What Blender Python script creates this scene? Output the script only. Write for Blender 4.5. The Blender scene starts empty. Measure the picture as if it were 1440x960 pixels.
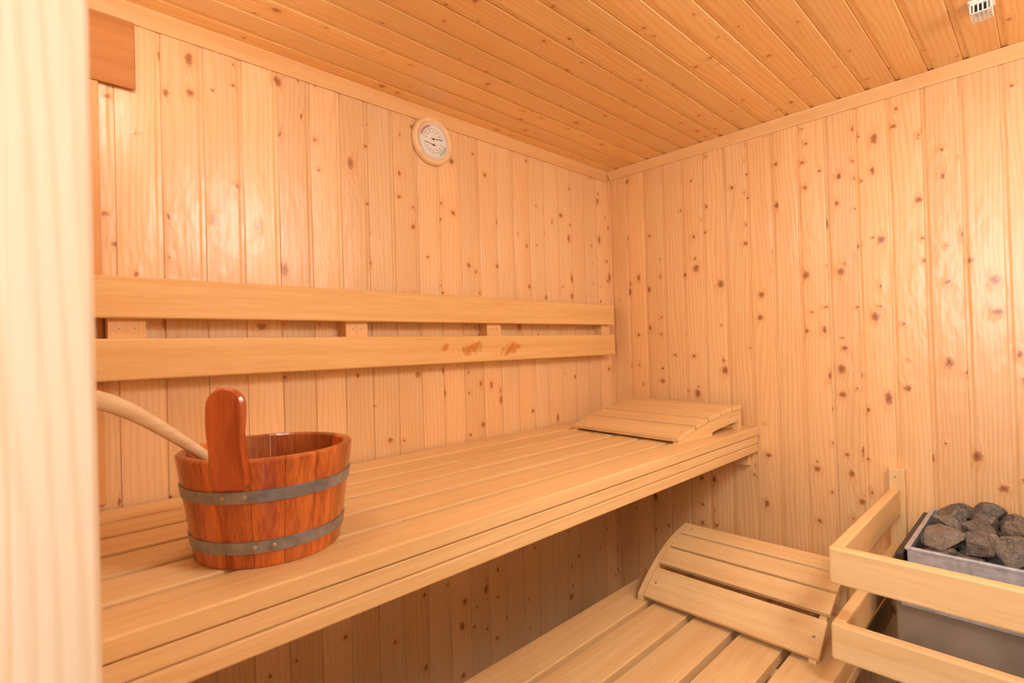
import bpy, bmesh, math, random
from mathutils import Vector, Matrix, noise
random.seed(7)
S = bpy.context.scene
C = S.collection
CZ = 1.21                      # camera height above the floor
XR, YB, XL, YF, ZC = 1.92, 1.36, 0.0385, -0.62, 1.96   # inner faces of the room

# ------------------------------------------------------------------ node helpers
class NT:
    def __init__(s, name):
        s.mat = bpy.data.materials.new(name); s.mat.use_nodes = True
        s.t = s.mat.node_tree; s.t.nodes.clear()
        s.out = s.t.nodes.new('ShaderNodeOutputMaterial')
        s.p = s.t.nodes.new('ShaderNodeBsdfPrincipled')
        s.t.links.new(s.p.outputs[0], s.out.inputs[0])
    def w(s, inp, v):
        if isinstance(v, bpy.types.NodeSocket): s.t.links.new(v, inp)
        else: inp.default_value = v
    def m(s, op, a, b=None, c=None, clamp=False):
        n = s.t.nodes.new('ShaderNodeMath'); n.operation = op; n.use_clamp = clamp
        s.w(n.inputs[0], a)
        if b is not None: s.w(n.inputs[1], b)
        if c is not None: s.w(n.inputs[2], c)
        return n.outputs[0]
    def add(s, a, b): return s.m('ADD', a, b)
    def sub(s, a, b): return s.m('SUBTRACT', a, b)
    def mul(s, a, b): return s.m('MULTIPLY', a, b)
    def xyz(s, x, y, z=0.0):
        n = s.t.nodes.new('ShaderNodeCombineXYZ')
        s.w(n.inputs[0], x); s.w(n.inputs[1], y); s.w(n.inputs[2], z); return n.outputs[0]
    def obj(s):
        n = s.t.nodes.new('ShaderNodeTexCoord'); q = s.t.nodes.new('ShaderNodeSeparateXYZ')
        s.t.links.new(n.outputs['Object'], q.inputs[0]); return q.outputs
    def sep(s, v):
        q = s.t.nodes.new('ShaderNodeSeparateXYZ'); s.t.links.new(v, q.inputs[0]); return q.outputs
    def noise(s, vec, scale=1.0, detail=3.0, rough=0.5, dist=0.0):
        n = s.t.nodes.new('ShaderNodeTexNoise'); n.inputs['Scale'].default_value = scale
        n.inputs['Detail'].default_value = detail; n.inputs['Roughness'].default_value = rough
        n.inputs['Distortion'].default_value = dist
        s.t.links.new(vec, n.inputs['Vector']); return n.outputs[0]
    def step(s, v, a, b, lo=0.0, hi=1.0):
        n = s.t.nodes.new('ShaderNodeMapRange'); n.interpolation_type = 'SMOOTHSTEP'
        s.w(n.inputs[0], v); s.w(n.inputs[1], a); s.w(n.inputs[2], b); s.w(n.inputs[3], lo); s.w(n.inputs[4], hi)
        return n.outputs[0]
    def mix(s, f, a, b, mode='MIX'):
        n = s.t.nodes.new('ShaderNodeMix'); n.data_type = 'RGBA'; n.blend_type = mode
        s.w(n.inputs[0], f)
        for i, v in ((6, a), (7, b)):
            if isinstance(v, bpy.types.NodeSocket): s.t.links.new(v, n.inputs[i])
            else: n.inputs[i].default_value = (*v, 1) if len(v) == 3 else v
        return n.outputs[2]
    def gray(s, v):
        n = s.t.nodes.new('ShaderNodeCombineColor')
        for i in range(3): s.t.links.new(v, n.inputs[i])
        return n.outputs[0]
    def bump(s, h, strength, dist):
        n = s.t.nodes.new('ShaderNodeBump'); n.inputs['Strength'].default_value = strength
        n.inputs['Distance'].default_value = dist; s.t.links.new(h, n.inputs['Height'])
        s.t.links.new(n.outputs[0], s.p.inputs['Normal'])
        s.t.links.new(n.outputs[0], s.p.inputs['Coat Normal'])
    def fin(s, col, rough=0.5, metal=0.0, spec=0.5, coat=0.0, coat_r=0.1):
        if isinstance(col, bpy.types.NodeSocket): s.t.links.new(col, s.p.inputs['Base Color'])
        else: s.p.inputs['Base Color'].default_value = (*col, 1)
        s.w(s.p.inputs['Roughness'], rough); s.p.inputs['Metallic'].default_value = metal
        s.p.inputs['Specular IOR Level'].default_value = spec
        s.p.inputs['Coat Weight'].default_value = coat; s.p.inputs['Coat Roughness'].default_value = coat_r
        return s.mat

def srgb(r, g, b):
    f = lambda c: (c/255/12.92) if c/255 <= .04045 else ((c/255+.055)/1.055)**2.4
    return (f(r), f(g), f(b))

PITCH = 0.084
CPITCH = 0.076
def panel_mat(name, ua, va, light, mid, kcol, halo_c, density=.55, ks=1.0, rough=.42, var=.20, seed=0.0, bumpd=.004, coat=.6, cells=(.050, .080), contrast=1.0, pitch=PITCH):
    n = NT(name); o = n.obj(); u, v = o[ua], o[va]
    bq = n.m('DIVIDE', u, pitch); bid = n.m('FLOOR', bq)
    wn = n.t.nodes.new('ShaderNodeTexWhiteNoise'); wn.noise_dimensions = '1D'
    n.t.links.new(n.add(bid, seed), wn.inputs['W'])
    r = wn.outputs['Value']; rc = n.sep(wn.outputs['Color'])
    v2 = n.add(v, n.mul(r, 13.0))
    # knots
    cu, cv = cells
    U = n.m('DIVIDE', u, cu); V = n.m('DIVIDE', v2, cv)
    vo = n.t.nodes.new('ShaderNodeTexVoronoi'); vo.voronoi_dimensions = '2D'; vo.inputs['Scale'].default_value = 1
    vo.inputs['Randomness'].default_value = 1.0
    n.t.links.new(n.xyz(U, V), vo.inputs['Vector'])
    ps = n.sep(vo.outputs['Position']); cs = n.sep(vo.outputs['Color'])
    du = n.mul(n.sub(U, ps[0]), cu); dv = n.mul(n.sub(V, ps[1]), n.mul(n.add(.45, n.mul(cs[2], .9)), cv))
    d = n.m('SQRT', n.add(n.mul(du, du), n.mul(dv, dv)))
    d = n.add(d, n.mul(n.sub(n.noise(n.xyz(u, v2), 120, 2), .5), .011))
    on = n.m('LESS_THAN', cs[0], n.mul(density, n.add(.2, n.mul(rc[1], 1.6))))
    size = n.mul(n.add(.0026, n.mul(n.mul(cs[1], cs[1]), .0078)), ks)
    knot = n.mul(n.step(d, n.mul(size, 1.45), n.mul(size, .6)), on)
    core = n.mul(n.step(d, n.mul(size, .7), n.mul(size, .0)), on)
    halo = n.mul(n.step(d, n.add(n.mul(size, 2.8), .009), n.mul(size, .4)), on)
    # grain
    low = n.noise(n.xyz(n.mul(u, 9), n.mul(v2, 1.3)), 1, 2)
    g = n.add(n.add(n.mul(u, 150), n.mul(low, 12.0)), n.mul(halo, 1.5))
    ring = n.m('SINE', n.mul(g, 3.1))
    ring = n.m('POWER', n.add(n.mul(ring, .5), .5), 2.0)
    fib = n.noise(n.xyz(n.mul(u, 420), n.mul(v2, 9)), 1, 1)
    big = n.noise(n.xyz(n.mul(u, 14), n.mul(v2, 2.0), 3.3), 1, 1)
    f = n.add(n.add(n.mul(ring, .24), n.mul(fib, .36)), n.mul(big, .5))
    col = n.mix(n.mul(n.step(f, .22, .92), contrast), light, mid)
    bri = n.add(1-var*.75, n.mul(rc[2], var))
    col = n.mix(1.0, col, n.gray(bri), 'MULTIPLY')
    col = n.mix(n.mul(r, .30), col, mid)
    col = n.mix(n.mul(halo, .45), col, halo_c)
    col = n.mix(n.mul(knot, .8), col, kcol)
    col = n.mix(n.mul(core, .5), col, tuple(c*.4 for c in kcol))
    cup = n.sub(n.m('FRACT', bq), .45)
    hb = n.add(n.mul(n.noise(n.xyz(n.mul(u, 30), n.mul(v2, 12)), 1, 2), 1.25), n.mul(halo, .4))
    hb = n.add(hb, n.mul(n.mul(cup, cup), -1.4))
    hb = n.add(hb, n.mul(f, .04))
    n.bump(hb, .45, bumpd)
    return n.fin(col, rough, spec=.5, coat=coat, coat_r=.25)

def plain_wood(name, along, light, dark, rough=.5, var=.10, scale=1.0, stains=None, spec=.35, coat=0.0, streak=.38, cyl=False, coat_r=.12):
    n = NT(name); o = n.obj()
    ge = n.t.nodes.new('ShaderNodeNewGeometry'); r = ge.outputs['Random Per Island']
    a = o[along]; oth = [o[i] for i in range(3) if i != along]
    av = n.add(n.mul(a, 1.0), n.mul(r, 17.0))
    p, q = n.mul(oth[0], 1.0), n.mul(oth[1], 1.0)
    g1 = n.noise(n.xyz(n.mul(p, 30*scale), n.mul(q, 30*scale), n.mul(av, 1.6*scale)), 1, 3, .55, .4)
    g2 = n.noise(n.xyz(n.mul(p, 330*scale), n.mul(q, 330*scale), n.mul(av, 14*scale)), 1, 1)
    g3 = n.m('SINE', n.add(n.mul(n.add(p, q), 210*scale), n.mul(g1, 14)))
    f = n.add(n.add(n.mul(g1, .75), n.mul(g2, streak)), n.mul(g3, .04))
    col = n.mix(n.step(f, .24, .88), light, dark)
    r2 = n.m('FRACT', n.mul(r, 37.7))
    col = n.mix(1.0, col, n.gray(n.add(1-var*.6, n.mul(r2, var))), 'MULTIPLY')
    if stains:
        tot = None
        dn = n.mul(n.sub(n.noise(n.xyz(o[0], o[2]), 60, 3), .5), 1.8)
        for (sx, sz, rx, rz) in stains:
            ex = n.m('DIVIDE', n.sub(o[0], sx), rx); ez = n.m('DIVIDE', n.add(n.sub(o[2], sz), n.mul(n.sub(sx, o[0]), .25)), rz)
            d = n.add(n.m('SQRT', n.add(n.mul(ex, ex), n.mul(ez, ez))), dn)
            k = n.step(d, 1.1, .3)
            tot = k if tot is None else n.m('MAXIMUM', tot, k)
        col = n.mix(n.mul(tot, .75), col, srgb(200, 112, 20))
    n.bump(f, .12, .0015)
    return n.fin(col, rough, spec=spec, coat=coat, coat_r=coat_r)

# ------------------------------------------------------------------ materials
WL, WM = srgb(248, 214, 168), srgb(238, 188, 130)
KN, HA = srgb(162, 94, 44), srgb(232, 168, 106)
M = {}
M['wall_b'] = panel_mat('spruce_back', 0, 2, WL, WM, srgb(176, 108, 56), HA, density=.26, ks=1.0, seed=3.0)
M['wall_r'] = panel_mat('spruce_right', 1, 2, srgb(246, 207, 155), srgb(233, 176, 113), KN, srgb(222, 156, 92), density=.38, ks=1.0, seed=11.0)
M['wall_x'] = panel_mat('spruce_near', 1, 2, WL, WM, KN, HA, density=.3, seed=23.0)
M['ceil'] = panel_mat('spruce_ceiling', 1, 0, srgb(252, 215, 152), srgb(240, 182, 110), srgb(186, 114, 54), srgb(232, 170, 100), density=.28, ks=.75, seed=31.0, rough=.42, bumpd=.002, var=.16, pitch=CPITCH)
SL, SD = srgb(242, 208, 155), srgb(226, 184, 126)
M['slat_x'] = plain_wood('abachi_long', 0, SL, SD)
M['slat_y'] = plain_wood('abachi_cross', 1, SL, SD)
M['slat_z'] = plain_wood('abachi_upright', 2, SL, SD)
M['back'] = plain_wood('abachi_backrest', 0, srgb(241, 203, 143), srgb(226, 178, 112), var=.04)
M['backst'] = plain_wood('abachi_backrest_stained', 0, srgb(241, 203, 143), srgb(226, 178, 112), var=.04,
    stains=[(.965, 1.212, .02, .014), (1.075, 1.207, .055, .022), (1.25, 1.204, .055, .022)])
M['trim'] = plain_wood('trim_spruce', 0, srgb(246, 206, 152), srgb(234, 180, 118))
M['trimy'] = plain_wood('trim_spruce_cross', 1, srgb(246, 206, 152), srgb(234, 180, 118))
M['jamb'] = panel_mat('pale_jamb', 0, 2, srgb(236, 217, 190), srgb(220, 189, 150), srgb(204, 160, 114), srgb(220, 186, 146), density=.16, ks=1.3, seed=47.0, rough=.5, bumpd=.0002, coat=0, var=.05)
M['ringwood'] = plain_wood('pale_ring_wood', 2, srgb(246, 216, 178), srgb(236, 200, 152), rough=.4)
M['batten'] = plain_wood('batten_wood', 2, srgb(247, 206, 154), srgb(236, 186, 128), rough=.5)
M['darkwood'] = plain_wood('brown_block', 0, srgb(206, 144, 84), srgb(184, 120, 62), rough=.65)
M['cornerwood'] = plain_wood('shaded_corner', 2, srgb(234, 180, 118), srgb(220, 160, 98), rough=.5)  # darker wood tone stands in for shade in the left corner
M['bucket'] = plain_wood('varnished_larch', 2, srgb(230, 132, 56), srgb(146, 56, 20), rough=.35, var=.8, scale=1.2, spec=.5, coat=.6, coat_r=.12, streak=.35)
M['handle'] = plain_wood('varnished_handle', 2, srgb(200, 100, 40), srgb(162, 70, 24), rough=.34, var=.05, coat=.5, spec=.5)
M['ladle'] = plain_wood('pale_beech', 0, srgb(234, 208, 170), srgb(216, 182, 136), rough=.5)

def metal_mat(name, c, rough, metal=1.0, sc=60):
    n = NT(name); o = n.obj()
    k = n.noise(n.xyz(o[0], o[1], o[2]), sc, 4)
    col = n.mix(n.step(k, .3, .75), c, tuple(x*.7 for x in c))
    n.bump(k, .08, .001)
    return n.fin(col, rough, metal)
M['steel'] = metal_mat('galvanised_steel', srgb(160, 168, 178), .36, .7)
M['tray'] = metal_mat('tray_steel', srgb(198, 202, 210), .42, .45)
M['casing'] = metal_mat('beige_grey_casing', srgb(156, 144, 128), .42, .3, 8)
M['endplate'] = metal_mat('black_end_plate', srgb(66, 62, 60), .45, .4)
M['screw'] = metal_mat('screw_steel', srgb(190, 180, 165), .4, .7)
def simple(name, c, rough=.5, sc=80, amt=.12):
    n = NT(name); o = n.obj(); k = n.noise(n.xyz(o[0], o[1], o[2]), sc, 3)
    return n.fin(n.mix(n.mul(k, amt*2), c, tuple(x*.6 for x in c)), rough)
M['white'] = simple('white_plastic', srgb(240, 240, 235), .4)
M['dial'] = simple('dial_paper', srgb(240, 240, 238), .35, 20, .03)
M['ink'] = simple('dial_ink', srgb(80, 75, 75))
M['red'] = simple('dial_red', srgb(216, 136, 126))
M['green'] = simple('dial_green', srgb(160, 214, 186))
M['black'] = simple('black_plastic', srgb(30, 28, 28))
def stone_mat():
    n = NT('dark_stone'); o = n.obj()
    k = n.noise(n.xyz(o[0], o[1], o[2]), 55, 6, .7); k2 = n.noise(n.xyz(o[0], o[1], o[2]), 260, 3)
    oi = n.t.nodes.new('ShaderNodeObjectInfo')
    col = n.mix(n.step(k, .3, .7), srgb(72, 68, 64), srgb(134, 126, 116))
    col = n.mix(n.mul(n.step(k2, .54, .74), .6), col, srgb(184, 174, 162))
    rr = oi.outputs['Random']
    col = n.mix(n.mul(rr, .5), col, srgb(116, 98, 82))
    col = n.mix(1.0, col, n.gray(n.add(.75, n.mul(n.m('FRACT', n.mul(rr, 7.3)), .5))), 'MULTIPLY')
    n.bump(n.add(k, n.mul(k2, .6)), .5, .0025)
    return n.fin(col, .7)
M['stone'] = stone_mat()
def floor_mat():
    n = NT('floor_tile'); o = n.obj()
    b = n.t.nodes.new('ShaderNodeTexBrick'); b.offset = 0
    b.inputs['Scale'].default_value = 1; b.inputs['Brick Width'].default_value = .2; b.inputs['Row Height'].default_value = .2
    b.inputs['Mortar Size'].default_value = .004
    b.inputs['Color1'].default_value = (*srgb(160, 140, 120), 1); b.inputs['Color2'].default_value = (*srgb(150, 130, 112), 1)
    b.inputs['Mortar'].default_value = (*srgb(110, 100, 90), 1)
    n.t.links.new(n.xyz(o[0], o[1]), b.inputs['Vector'])
    return n.fin(b.outputs[0], .5)
M['floor'] = floor_mat()

# ------------------------------------------------------------------ geometry helpers
class MB:
    def __init__(s): s.bm = bmesh.new()
    def merge(s, t, mtx=None):
        if mtx is not None: bmesh.ops.transform(t, matrix=mtx, verts=t.verts)
        me = bpy.data.meshes.new('t'); t.to_mesh(me); t.free(); s.bm.from_mesh(me); bpy.data.meshes.remove(me)
    def box(s, x0, x1, y0, y1, z0, z1, bev=.002, mtx=None, seg=2):
        t = bmesh.new(); bmesh.ops.create_cube(t, size=1)
        for v in t.verts:
            v.co = Vector((x0+(v.co.x+.5)*(x1-x0), y0+(v.co.y+.5)*(y1-y0), z0+(v.co.z+.5)*(z1-z0)))
        if bev: bmesh.ops.bevel(t, geom=list(t.edges), offset=bev, segments=seg, affect='EDGES', profile=.5)
        s.merge(t, mtx); return s
    def prism(s, pts, f, a, b, mtx=None):
        t = bmesh.new()
        A = [t.verts.new(f(p[0], p[1], a)) for p in pts]; B = [t.verts.new(f(p[0], p[1], b)) for p in pts]
        n = len(pts)
        t.faces.new(A); t.faces.new(B[::-1])
        for i in range(n): t.faces.new((A[i], B[i], B[(i+1) % n], A[(i+1) % n]))
        bmesh.ops.recalc_face_normals(t, faces=t.faces)
        s.merge(t, mtx); return s
    def lathe(s, prof, n=48, mtx=None, closed=False):
        t = bmesh.new(); rings = []
        for r, z in prof:
            rings.append([t.verts.new((r*math.cos(2*math.pi*k/n), r*math.sin(2*math.pi*k/n), z)) for k in range(n)])
        m = len(prof)
        for i in range(m if closed else m-1):
            R0, R1 = rings[i], rings[(i+1) % m]
            for k in range(n): t.faces.new((R0[k], R0[(k+1) % n], R1[(k+1) % n], R1[k]))
        if not closed:
            if prof[0][0] > 1e-6: t.faces.new(rings[0][::-1])
            if prof[-1][0] > 1e-6: t.faces.new(rings[-1])
        bmesh.ops.remove_doubles(t, verts=t.verts, dist=1e-6)
        bmesh.ops.recalc_face_normals(t, faces=t.faces)
        s.merge(t, mtx); return s
    def tube(s, pts, rad, n=16):
        t = bmesh.new(); rings = []
        pts = [Vector(p) for p in pts]
        for i, p in enumerate(pts):
            d = (pts[min(i+1, len(pts)-1)] - pts[max(i-1, 0)]).normalized()
            sd = d.cross(Vector((0, 0, 1))).normalized(); up = sd.cross(d).normalized()
            rx, ry = rad[i]
            rings.append([t.verts.new(p + sd*rx*math.cos(2*math.pi*k/n) + up*ry*math.sin(2*math.pi*k/n)) for k in range(n)])
        for i in range(len(rings)-1):
            for k in range(n): t.faces.new((rings[i][k], rings[i][(k+1) % n], rings[i+1][(k+1) % n], rings[i+1][k]))
        t.faces.new(rings[0][::-1]); t.faces.new(rings[-1])
        bmesh.ops.recalc_face_normals(t, faces=t.faces)
        s.merge(t); return s
    def build(s, name, mat, parent=None, smooth=False):
        me = bpy.data.meshes.new(name); s.bm.to_mesh(me); s.bm.free()
        me.materials.append(mat)
        if smooth:
            for p in me.polygons: p.use_smooth = True
            try: me.set_sharp_from_angle(angle=math.radians(40))
            except Exception: pass
        o = bpy.data.objects.new(name, me); C.objects.link(o)
        if parent: o.parent = parent
        return o
def tag(o, label, cat, group=None):
    o['label'] = label; o['category'] = cat
    if group: o['group'] = group
    return o
def thing(name, label, cat, loc=(0, 0, 0), rz=0, group=None):
    o = bpy.data.objects.new(name, None); C.objects.link(o); o.empty_display_size = .05
    o.location = loc; o.rotation_euler = (0, 0, rz)
    return tag(o, label, cat, group)
def struct(o): o['kind'] = 'structure'; return o

# ------------------------------------------------------------------ room shell
def panel(mb, s0, s1, a, b, f, pitch=PITCH, g=.008, dp=.003, back=.03):
    """boards side by side along s, extruded a..b; f(s, depth, t) -> 3D point"""
    k0 = math.floor(s0/pitch); pts = []
    k = k0
    while k*pitch < s1:
        b0 = k*pitch
        for q, dd in ((0, dp), (.0005, .0008), (.002, 0), (pitch-g-.006, 0), (pitch-g-.003, .0008), (pitch-g, dp*.57), (pitch-g+.001, dp*.6), (pitch-.0014, dp*.6), (pitch-.0012, dp), (pitch-.0002, dp)):
            if s0 <= b0+q <= s1: pts.append((b0+q, dd))
        k += 1
    pts = [(s0, pts[0][1])] + pts + [(s1, pts[-1][1])]
    t = bmesh.new()
    A = [t.verts.new(f(p[0], p[1], a)) for p in pts]; B = [t.verts.new(f(p[0], p[1], b)) for p in pts]
    for i in range(len(pts)-1): t.faces.new((A[i], A[i+1], B[i+1], B[i]))
    Ab = [t.verts.new(f(s, back, a)) for s in (s0, s1)]; Bb = [t.verts.new(f(s, back, b)) for s in (s0, s1)]
    t.faces.new((Ab[0], Ab[1], Bb[1], Bb[0]))
    t.faces.new((A[0], B[0], Bb[0], Ab[0])); t.faces.new((A[-1], B[-1], Bb[1], Ab[1]))
    t.faces.new(A + [Ab[1], Ab[0]]); t.faces.new(B + [Bb[1], Bb[0]])
    bmesh.ops.recalc_face_normals(t, faces=t.faces)
    mb.merge(t)
mb = MB(); panel(mb, -.09, XR+.029, 0, ZC+.02, lambda s, d, t: (s, YB+d, t)); struct(mb.build('wall_back', M['wall_b']))
mb = MB(); panel(mb, YF-.029, YB+.029, 0, ZC+.02, lambda s, d, t: (XR+d, s, t)); struct(mb.build('wall_right', M['wall_r']))
mb = MB(); mb.box(-.09, XR+.01, YF-.03, YF, 0, ZC+.02, 0); struct(mb.build('wall_front', M['wall_x']))
mb = MB()
mb.box(-.09, XL-.001, .415, YB+.01, 0, ZC+.02, 0); mb.box(-.09, XL-.001, YF, -.42, 0, ZC+.02, 0); mb.box(-.09, XL-.001, -.42, .415, 1.88, ZC+.02, 0)
struct(mb.build('wall_left', M['wall_x']))
mb = MB(); mb.box(-1.2, XR+.03, YF-.03, YB+.03, -.05, 0, 0); struct(mb.build('floor', M['floor']))
mb = MB(); panel(mb, YF-.03, YB+.03, -.09, XR+.03, lambda s, d, t: (t, s, ZC+d), pitch=CPITCH, g=.010, dp=.005); struct(mb.build('ceiling', M['ceil']))
# door frame lining on the doorway sides
mb = MB()
for sgn, y in ((1, .40), (-1, -.405)):
    mb.box(-.12, XL, min(y, y+sgn*.03), max(y, y+sgn*.03), 0, 1.88, .004, seg=4)
mb.box(-.12, XL, -.405, .40, 1.862, 1.88, .003)
struct(mb.build('door_1', M['jamb'], smooth=True))
# cornice trims
def cove(sz=.03):
    return [(0, 0), (sz, 0), (sz, .006), (sz*.72, sz*.45), (sz*.45, sz*.72), (.006, sz), (0, sz)]
mb = MB(); mb.prism(cove(.034), lambda p, q, t: (t, YB-.0005-p*.75, ZC-.0005-q), XL, XR-.001); struct(mb.build('trim_1', M['trim']))
mb = MB(); mb.prism(cove(.034), lambda p, q, t: (XR-.0005-p*.75, t, ZC-.0005-q), YF, YB-.024); struct(mb.build('trim_2', M['trimy']))
struct(MB().box(XL+.001, .142, YB-.008, YB-.0003, CZ-.30, ZC-.036, .002).build('trim_3', M['cornerwood']))

# ------------------------------------------------------------------ upper bench
def bench(name, label, y0, n, pitch, gap, ztop, x0, x1, face, thick=.028, fronts=2):
    t = thing(name, label, 'bench', (x0, y0, 0))
    mb = MB()
    for k in range(n):
        mb.box(0, x1-x0, k*pitch, k*pitch+pitch-gap, ztop-thick, ztop, .003)
    mb.build('seat', M['slat_x'], t)
    mb = MB(); z = ztop-thick-.002
    for k in range(fronts):
        mb.box(0, x1-x0-.002, .004, .028, z-face, z, .0035); z -= face+.001
    mb.build('front_rail', M['slat_x'], t)
    for xx in (0.02, .62, 1.24, x1-x0-.036):
        MB().box(xx, xx+.034, .03, n*pitch-.02, ztop-thick-.055, ztop-thick-.0005, .002).build('cross_bearer', M['slat_y'], t)
    return t
ub = bench('upper_bench', 'long upper slatted wooden bench along the panelled wall carrying the bucket', .733, 6, .1045, .014, CZ-.31, XL+.002, XR-.003, .028)
MB().box(XR-.026-XL-.002, XR-.0002-XL-.002, .032, YB-.001-.733, CZ-.31-.028-.11, CZ-.31-.028-.0552, .002).build('wall_cleat', M['slat_y'], ub)
lb = bench('lower_bench', 'lower slatted wooden bench beside the heater guard carrying the arched headrest', .357, 5, .123, .018, CZ-.76, XL+.002, XR-.003, .03)
for xx in (.5, 1.1):
    MB().box(xx, xx+.045, .05, .095, 0, CZ-.76-.0835, .003).build('leg', M['slat_z'], lb)
    MB().box(xx, xx+.045, .50, .545, 0, CZ-.76-.0835, .003).build('leg', M['slat_z'], lb)

# ------------------------------------------------------------------ backrest
t = thing('backrest', 'pair of long horizontal backrest boards mounted on the wall above the upper bench', 'backrest', (0, 0, 0))
y0, y1 = 1.298, 1.32
MB().box(XL+.004, 1.865, y0, y1, CZ+.079, CZ+.164, .004).build('board', M['back'], t)
MB().box(XL+.004, 1.865, y0, y1, CZ-.047, CZ+.038, .004).build('board', M['backst'], t)
for xx in (.145, .655, 1.16, 1.80):
    b = MB().box(xx, xx+.065 if xx < 1.7 else xx+.05, y1, YB-.0002, CZ-.045, CZ+.162, .002).build('batten', M['batten'], t)
    for dx in (.020, .046):
        if xx > 1.7: continue
        MB().lathe([(0, .0012), (.002, .001), (.0023, 0), (0, 0)], 12, Matrix.Translation((xx+dx, y1+.0001, CZ+.06)) @ Matrix.Rotation(math.pi/2, 4, 'X')).build('screw', M['screw'], b)
# brown board under the ceiling at the far left
tag(MB().box(.05, .205, YB-.013, YB-.0082, CZ+.57, ZC-.036, .002).build('brown_board', M['darkwood']),
    'brown wooden board high on the wall at the far left under the ceiling trim', 'vent cover')

# ------------------------------------------------------------------ headrests
def headrest(name, label, loc, rz, p0, p1, half_deg, L, n, gaps, th=.013, widths=None, rib=.03, sides=None, crossbar=.04):
    t = thing(name, label, 'headrest', loc, rz)
    dx, dz = p1[0]-p0[0], p1[1]-p0[1]; ch = math.hypot(dx, dz); ca = math.atan2(dz, dx); h = math.radians(half_deg)
    R = ch/(2*math.sin(h)); a0 = ca+h   # start tangent
    cx, cz = p0[0]+R*math.sin(a0), p0[1]-R*math.cos(a0)
    def P(tt, off=0):
        a = a0-2*h*tt
        return (cx-(R+off)*math.sin(a), cz+(R+off)*math.cos(a), a)
    tot = 2*h*R; ws = widths or [1]*n; sc = (tot-sum(gaps))/sum(ws); mb = MB(); pos = 0; mids = []
    for k in range(n):
        w = ws[k]*sc; mid = (pos+w/2)/tot; pos += w+(gaps[k] if k < n-1 else 0); mids.append(mid); x, z, a = P(mid, -th/2)
        m = Matrix.Translation((x, 0, z)) @ Matrix.Rotation(-a, 4, 'Y')
        mb.box(-w/2, w/2, 0, L, -th/2, th/2, .0018, m)
    mb.build('slatted_top', M['slat_y'], t)
    for yy, proud in sides:
        off = .002 if proud else -th-.0005
        top = [P(i/24, off)[:2] for i in range(25)]
        top = [(p[0], max(p[1], .004)) for p in top]
        e = top[-1]
        inn = [P(i/24, -th-rib)[:2] for i in range(24, -1, -1)]
        inn = [(p[0], p[1]) for p in inn if p[1] > .012 and p[0] < e[0]-.035]
        pts = [(top[0][0]-.002, 0.0)] + top + [(e[0], 0.0), (e[0]-.03, 0.0)] + [(e[0]-.032, inn[0][1])] + inn + [(inn[-1][0]-.004, 0.0)]
        MB().prism(pts, lambda p, q, tt: (p, tt, q), yy, yy+.016).build('side_support', M['slat_x'], t)
    MB().box(p1[0]-.03, p1[0]-.014, .004, L-.004, .012, crossbar, .002).build('cross_bar', M['slat_y'], t)
    for k in (0, n-1):
        x, z, a = P(mids[k])
        for yy in (.02, L-.02):
            MB().lathe([(0, .0008), (.003, .0006), (.0034, 0), (0, 0)], 12, Matrix.Translation((x, yy, z)) @ Matrix.Rotation(-a, 4, 'Y')).build('screw', M['screw'], t)
    return t
headrest('headrest', 'low sloping slatted wooden headrest at the far right end of the upper bench', (1.445, .79, CZ-.3095), math.radians(-5), (0, .018), (.385, .084), 8, .44, 5, [.010]*4, widths=[1.4, 1, 1, .9, .9], rib=.040, sides=((.004, False), (.42, False)))
headrest('headrest', 'arched slatted wooden headrest on the lower bench next to the heater guard', (1.335, .395, CZ-.7595), 0, (0, .018), (.30, .150), 18, .462, 4, [.020, .009, .009], widths=[1.4, .95, .95, .95], rib=.022, sides=((.008, False), (.463, True)))

# ------------------------------------------------------------------ bucket
BX, BY, BZ = .307, .90, CZ-.3095
H, R0, R1 = .16, .108, .131
Rz = lambda z: R0+(R1-R0)*z/H
bk = thing('bucket', 'reddish varnished wooden bucket with two steel hoops on the upper bench', 'bucket', (BX, BY, BZ))
n = 17; HA_ = math.radians(228.8); mb = MB()
for k in range(n):
    a0 = HA_ + (k-.5)*2*math.pi/n + .003; a1 = HA_ + (k+.5)*2*math.pi/n - .003
    t = bmesh.new(); rows = []
    for z, ro, ri in ((0, -.0015, -.014), (.0015, 0, -.0145), (H-.003, 0, -.0145), (H, -.003, -.012)):
        rw = []
        for j in range(5):
            a = a0+(a1-a0)*j/4; r = Rz(z)+ro-(.0006 if j in (0, 4) else 0); rw.append(t.verts.new((r*math.cos(a), r*math.sin(a), z)))
        for j in range(4, -1, -1):
            a = a0+(a1-a0)*j/4; r = Rz(z)+ri; rw.append(t.verts.new((r*math.cos(a), r*math.sin(a), z)))
        rows.append(rw)
    for i in range(3):
        for j in range(10): t.faces.new((rows[i][j], rows[i][(j+1) % 10], rows[i+1][(j+1) % 10], rows[i+1][j]))
    for rw in (rows[0], rows[-1]):
        for j in range(4): t.faces.new((rw[j], rw[j+1], rw[8-j], rw[9-j]))
    bmesh.ops.recalc_face_normals(t, faces=t.faces); mb.merge(t)
mb.build('staves', M['bucket'], bk)
MB().lathe([(0, .012), (R0-.0146, .012), (R0-.0135, .024), (0, .024)], 40).build('bottom_board', M['handle'], bk)
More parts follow.
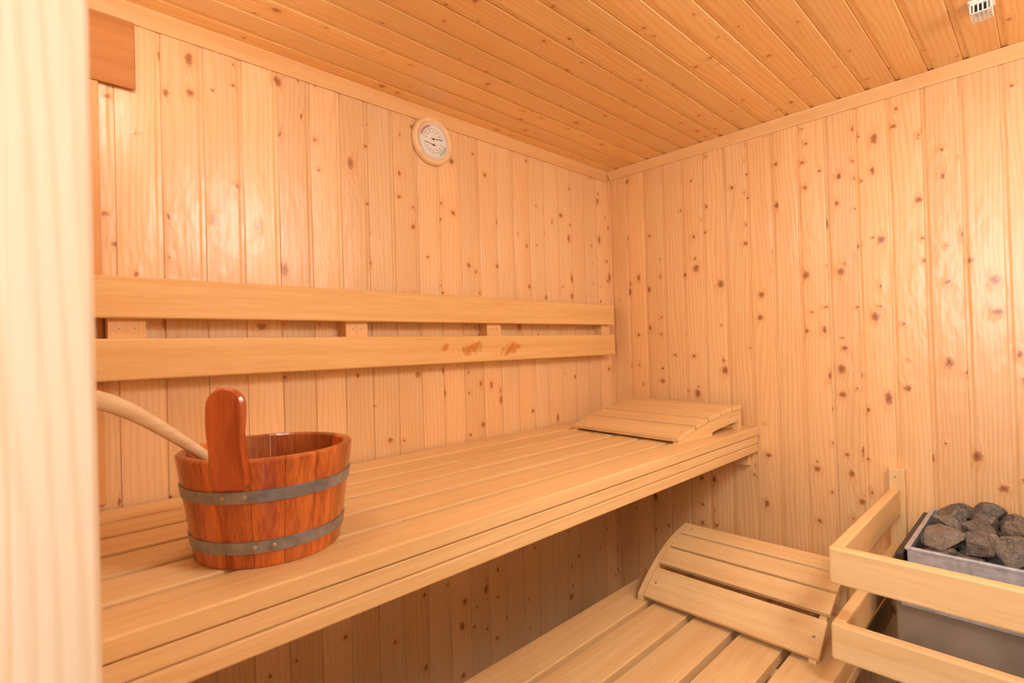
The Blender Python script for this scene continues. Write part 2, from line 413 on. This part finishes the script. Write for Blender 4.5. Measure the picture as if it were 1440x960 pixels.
def hoop(zc, w, rots):
    a, b = zc-w/2, zc+w/2
    o = MB().lathe([(Rz(a)+.0003, a), (Rz(a)+.0022, a+.0006), (Rz(b)+.0022, b-.0006), (Rz(b)+.0003, b)], 96, closed=True).build('hoop', M['steel'], bk, True)
    for dg in rots:
        an = math.radians(dg); r = Rz(zc)+.0022
        MB().lathe([(.0042, 0), (.0038, .0012), (.002, .0022), (0, .0025)], 16,
            Matrix.Translation((r*math.cos(an), r*math.sin(an), zc)) @ Matrix.Rotation(an, 4, 'Z') @ Matrix.Rotation(math.pi/2, 4, 'Y')).build('rivet', M['screw'], o, True)
hoop(.107, .0185, (222, 236)); hoop(.032, .0185, (240, 253))
# handle stave
prof = []
for i in range(13):
    a = math.pi*i/12; prof.append((.0262*math.cos(a), .238+.026*math.sin(a)))
left = [(-.0266, .222), (-.0250, .20), (-.0240, .182), (-.0245, .165), (-.0262, .15), (-.0262, .128), (-.02, .12)]
prof = prof + left + [(-x, z) for x, z in reversed(left)]
ca, sa = math.cos(HA_), math.sin(HA_)
def hf(p, z, t):
    r = Rz(min(z, .2))+t + (-.004 if z > .2 else 0)*((z-.2)/.06 if z > .2 else 0)
    return (r*ca-p*sa, r*sa+p*ca, z)
hm = MB(); tb = bmesh.new()
A = [tb.verts.new(hf(x, z, .0005)) for x, z in prof]; A2 = [tb.verts.new(hf(x, z, .0075)) for x, z in prof]
B = [tb.verts.new(hf(x*.88, .19+(z-.19)*.965, .011)) for x, z in prof]
k = len(prof); tb.faces.new(A); tb.faces.new(B)
for X, Y in ((A, A2), (A2, B)):
    for i in range(k): tb.faces.new((X[i], X[(i+1) % k], Y[(i+1) % k], Y[i]))
bmesh.ops.recalc_face_normals(tb, faces=tb.faces); hm.merge(tb); hm.build('handle', M['handle'], bk)

# ------------------------------------------------------------------ ladle
ld = thing('ladle', 'pale wooden ladle with curved handle resting in the bucket', 'ladle', (0, 0, 0))
cp = [(.050, .958, CZ-.050), (.075, .954, CZ-.055), (.105, .950, CZ-.066), (.14, .945, CZ-.088), (.18, .939, CZ-.121), (.223, .933, CZ-.160), (.262, .928, CZ-.200), (.30, .922, CZ-.228)]
rd = [(.006, .0115), (.0080, .0138), (.0080, .0130), (.0075, .0114), (.0070, .0095), (.0065, .008), (.006, .007), (.006, .006)]
def smoothpath(p, q, m=6):
    P, Q = [], []
    for i in range(len(p)-1):
        a, b, c, d = [Vector(p[max(0, min(len(p)-1, i+j))]) for j in (-1, 0, 1, 2)]
        for k in range(m):
            t = k/m; P.append(.5*((2*b)+(c-a)*t+(2*a-5*b+4*c-d)*t*t+(-a+3*b-3*c+d)*t**3))
            Q.append((q[i][0]*(1-t)+q[i+1][0]*t, q[i][1]*(1-t)+q[i+1][1]*t))
    P.append(Vector(p[-1])); Q.append(q[-1]); return P, Q
P, Q = smoothpath(cp, rd)
MB().tube(P, Q, 18).build('handle', M['ladle'], ld, True)
MB().lathe([(0, -.032), (.018, -.029), (.03, -.018), (.035, 0), (.0345, .008), (.031, .008), (.0305, 0), (.026, -.014), (.015, -.023), (0, -.026)], 32,
    Matrix.Translation((.325, .918, CZ-.242)) @ Matrix.Rotation(math.radians(18), 4, 'Y')).build('bowl', M['ladle'], ld, True)

# ------------------------------------------------------------------ thermometer
tx, tz, TR = .980, CZ+.657, .0755
th = thing('thermometer', 'round dial thermometer in a pale wooden ring high on the wall', 'thermometer', (tx, YB-.0003, tz))
RX = Matrix.Rotation(math.pi/2, 4, 'X')      # local z -> -y
MB().lathe([(.050, 0), (TR-.002, 0), (TR, .004), (TR-.001, .012), (TR-.006, .017), (.064, .0175), (.060, .015), (.0565, .010), (.050, .008)], 72, RX, closed=True).build('ring', M['ringwood'], th, True)
dl = MB().lathe([(0, 0), (.0555, 0), (.0555, .0115), (.0545, .012), (0, .012)], 64, RX).build('dial', M['dial'], th)
def arcstrip(mb, r0, r1, a0, a1, y, n=16, cz=0.0):
    t = bmesh.new(); p = []
    for i in range(n+1):
        a = math.radians(a0+(a1-a0)*i/n); p.append([t.verts.new((r*math.cos(a), yy, cz+r*math.sin(a))) for r in (r0, r1) for yy in (y, y+.0003)])
    for i in range(n):
        A, B = p[i], p[i+1]
        t.faces.new((A[0], A[2], B[2], B[0])); t.faces.new((A[1], B[1], B[3], A[3])); t.faces.new((A[0], B[0], B[1], A[1])); t.faces.new((A[2], A[3], B[3], B[2]))
    bmesh.ops.recalc_face_normals(t, faces=t.faces); mb.merge(t)
Yd = -.0125
mb = MB(); arcstrip(mb, .044, .050, 105, 165, Yd); mb.build('red_scale', M['red'], dl)
mb = MB(); arcstrip(mb, .042, .049, 300, 348, Yd); mb.build('green_scale', M['green'], dl)
mb = MB(); arcstrip(mb, .0515, .0522, 0, 360, Yd, 64)
for k in range(25):
    a = 15+150*k/24; L = .006 if k % 4 == 0 else .0035
    arcstrip(mb, .040-L, .040, a-.6, a+.6, Yd, 1)
    b = 195+150*k/24; arcstrip(mb, .039-L, .039, b-.6, b+.6, Yd, 1)
for k in range(7):
    for base in (15, 195):
        a = math.radians(base+150*k/6); x, z = .029*math.cos(a), .029*math.sin(a)
        mb.box(x-.0022, x-.0006, Yd, Yd+.0003, z-.0013, z+.0013, 0); mb.box(x+.0006, x+.0022, Yd, Yd+.0003, z-.0013, z+.0013, 0)
mb.build('scale_marks', M['ink'], dl)
for dzz, ang, L in ((.006, 8, .034), (-.012, 172, .034)):
    m = Matrix.Translation((0, Yd-.001, dzz)) @ Matrix.Rotation(-math.radians(ang), 4, 'Y')
    mb = MB(); mb.box(-.010, L, -.0005, .0003, -.0007, .0007, 0, m)
    mb.lathe([(0, 0), (.0036, 0), (.0032, .0015), (0, .0018)], 20, Matrix.Translation((0, Yd, dzz)) @ RX)
    mb.build('needle', M['ink'], dl)

# ------------------------------------------------------------------ ceiling sensor
se = thing('ceiling_sensor', 'small white plastic sensor box with a slotted grille on the ceiling', 'sensor', (1.600, .094, ZC))
se.scale = (.85, .85, .85)
MB().box(-.032, .032, -.026, .026, -.006, -.0003, .002).build('base_plate', M['white'], se)
mb = MB(); mb.box(-.028, .028, -.022, .022, -.012, -.006, .002)
for s in (-1, 1):
    for i in range(7):
        x = -.0264+i*.0088; mb.box(x-.0014, x+.0014, s*.0205-.0014, s*.0205+.0014, -.034, -.011, 0)
    for i in range(4):
        y = -.0135+i*.009; mb.box(s*.0265-.0014, s*.0265+.0014, y-.0014, y+.0014, -.034, -.011, 0)
    mb.box(-.028, .028, s*.0205-.0015, s*.0205+.0015, -.036, -.033, .0006); mb.box(s*.0265-.0015, s*.0265+.0015, -.022, .022, -.036, -.033, .0006)
for i in range(7):
    x = -.0264+i*.0088; mb.box(x-.0013, x+.0013, -.022, .022, -.0355, -.034, 0)
for i in range(4):
    y = -.0135+i*.009; mb.box(-.028, .028, y-.0012, y+.0012, -.0358, -.0345, 0)
mb.build('grille', M['white'], se)
MB().box(-.020, .020, -.014, .014, -.028, -.012, .002).build('sensor_core', M['black'], se)

# ------------------------------------------------------------------ heater guard
gx, gy = 1.272, .337
g = thing('heater_guard', 'wooden two-rail guard fence around the stone heater', 'guard rail', (gx, gy, 0))
for zt, hh in ((CZ-.452, .078), (CZ-.615, .078)):
    MB().box(0, .024, YF+.001-gy, .014, zt-hh, zt, .005).build('front_rail', M['slat_y'], g)
    MB().box(.0245, XR-.026-gx, -.010, .014, zt-hh+.001, zt-.001, .004).build('side_rail', M['slat_x'], g)
wb = MB().box(XR-.0255-gx, XR-.0002-gx, -.022, .018, CZ-.72, CZ-.395, .003).build('wall_bracket', M['slat_z'], g)
for z in (CZ-.42, CZ-.70):
    MB().lathe([(0, .0012), (.003, .001), (.0035, 0), (0, 0)], 12, Matrix.Translation((XR-.0255-gx, .001, z)) @ Matrix.Rotation(-math.pi/2, 4, 'Y')).build('screw', M['screw'], wb)

# ------------------------------------------------------------------ heater
hx0, hx1, hy0, hy1 = 1.515, 1.895, -.17, .252
ht = thing('sauna_heater', 'grey steel sauna heater filled with dark stones behind the wooden guard', 'heater', (hx0, hy0, 0))
W, D_ = hx1-hx0, hy1-hy0; zt = CZ-.498
mb = MB()
for b in ((0, W, 0, .003), (0, W, D_-.003, D_), (0, .003, .003, D_-.003), (W-.003, W, .003, D_-.003)):
    mb.box(b[0], b[1], b[2], b[3], zt-.16, zt, .0008)
for b in ((-.004, W+.004, -.004, .006), (-.004, W+.004, D_-.006, D_+.004), (-.004, .006, .006, D_-.006), (W-.006, W+.004, .006, D_-.006)):
    mb.box(b[0], b[1], b[2], b[3], zt-.004, zt+.002, .001)
mb.box(.003, W-.003, .003, D_-.003, zt-.16, zt-.15, 0)
mb.box(-.024, -.014, -.01, D_+.01, zt-.128, zt-.113, .001)
mb.build('stone_tray', M['tray'], ht)
MB().box(-.012, W, D_+.006, D_+.022, .22, zt-.012, .003).build('end_plate', M['endplate'], ht)
MB().box(-.012, W, -.022, -.006, .22, zt-.012, .003).build('end_plate', M['endplate'], ht)
mb = MB()
mb.box(-.014, -.004, -.022, D_+.022, .22, zt-.075, .003)
mb.box(-.01, W, -.006, D_+.006, .22, .24, 0)
mb.box(W+.001, XR-.002-hx0, .02, D_-.02, .3, zt-.03, .002)
mb.build('casing', M['casing'], ht)
for (lx, ly) in ((.02, .02), (.02, D_-.05), (W-.05, .02), (W-.05, D_-.05)):
    MB().box(lx, lx+.03, ly, ly+.03, 0, .22, .002).build('leg', M['casing'], ht)

# stones, each its own object
def stone(loc, r):
    t = bmesh.new(); bmesh.ops.create_icosphere(t, subdivisions=4, radius=1)
    sc = Vector((random.uniform(1.0, 1.25), random.uniform(.8, 1.0), random.uniform(.6, .8)))
    pl = []
    while len(pl) < 7:
        nn = Vector((random.gauss(0, 1), random.gauss(0, 1), random.gauss(0, 1))).normalized()
        if all(nn.dot(p[0]) < .6 for p in pl): pl.append((nn, random.uniform(.42, .60)))
    off = Vector((random.random()*50, random.random()*50, 0))
    for v in t.verts:
        c = v.co.copy()
        k = min([dd/max(c.dot(nn), .001) for nn, dd in pl]+[.88])     # true polyhedron with sharp facets
        v.co = c*k*(1 + .03*noise.noise(c*5+off) + .03*noise.noise(c*14+off))
        v.co = Vector((v.co.x*sc.x, v.co.y*sc.y, v.co.z*sc.z))*r*1.55
    q = Matrix.Rotation(random.uniform(0, 6.28), 4, 'Z') @ Matrix.Rotation(random.uniform(-.6, .6), 4, 'X') @ Matrix.Rotation(random.uniform(-.6, .6), 4, 'Y')
    bmesh.ops.transform(t, matrix=q, verts=t.verts)
    mb = MB(); mb.merge(t); o = mb.build('heater_stone', M['stone'])
    o.location = loc
    return tag(o, 'rough dark grey stone heaped in the heater tray', 'stone', 'stones in the sauna heater')
for L, (z, nx, ny, ins) in enumerate(((zt-.072, 6, 7, .050), (zt-.028, 6, 7, .050), (zt+.014, 5, 6, .058))):
    for i in range(nx):
        for j in range(ny):
            if L == 0 and 0 < i < nx-1 and 0 < j < ny-1: continue
            x = hx0+ins+(W-2*ins)*i/(nx-1)+random.uniform(-.004, .004); y = hy0+ins+(D_-2*ins)*j/(ny-1)+random.uniform(-.004, .004)
            stone((x, y, z+random.uniform(-.005, .008)), random.uniform(.029, .034))

# ------------------------------------------------------------------ lights and world
def area(name, loc, tgt, sx, sy, e, col):
    l = bpy.data.lights.new(name, 'AREA'); l.shape = 'RECTANGLE'; l.size = sx; l.size_y = sy; l.energy = e; l.color = col
    o = bpy.data.objects.new(name, l); C.objects.link(o); o.location = loc
    o.rotation_euler = (Vector(tgt)-Vector(loc)).to_track_quat('-Z', 'Y').to_euler()
def lamp(name, loc, e, rad, col):
    l = bpy.data.lights.new(name, 'POINT'); l.energy = e; l.shadow_soft_size = rad; l.color = col
    o = bpy.data.objects.new(name, l); C.objects.link(o); o.location = loc
area('doorway_light', (-.75, .25, 1.6), (1.3, .7, 1.15), .8, .8, 27, (1, .98, .96))
area('ceiling_fill', (.85, -.3, ZC-.06), (.9, .5, 1.0), .25, .25, 9.5, (1, .98, .93))  # added soft fill under the ceiling, no fixture there
lamp('corner_glint_fill', (1.35, -.50, 1.78), 7, .08, (1, .98, .93))  # added point light without a fixture, puts glints on the back wall
lamp('door_glint_fill', (.16, .92, 1.87), 2.8, .07, (1, .98, .93))  # unseen light added high at the left for glints on the right wall
w = bpy.data.worlds.new('world'); S.world = w; w.use_nodes = True
w.node_tree.nodes['Background'].inputs[0].default_value = (1, .97, .94, 1)
w.node_tree.nodes['Background'].inputs[1].default_value = .45
try:
    S.view_settings.view_transform = 'Standard'; S.view_settings.look = 'None'
except Exception: pass

# ------------------------------------------------------------------ camera
cd = bpy.data.cameras.new('camera'); cam = bpy.data.objects.new('camera', cd); C.objects.link(cam)
cd.sensor_width = 36; cd.lens = 735/1440*36; cd.clip_start = .02
A_, dl_, ro = math.radians(46), .0095, .028
d = Vector((math.cos(A_), math.sin(A_), 0)); up = Vector((0, 0, 1)); rt = Vector((math.sin(A_), -math.cos(A_), 0))
d2 = d*math.cos(dl_)+up*math.sin(dl_); u2 = up*math.cos(dl_)-d*math.sin(dl_)
r3 = rt*math.cos(ro)-u2*math.sin(ro); u3 = u2*math.cos(ro)+rt*math.sin(ro)
m = Matrix((r3, u3, -d2)).transposed().to_4x4(); m.translation = Vector((0, 0, CZ)); cam.matrix_world = m
cd.dof.use_dof = True; cd.dof.focus_distance = 1.5; cd.dof.aperture_fstop = 5.6
S.camera = cam
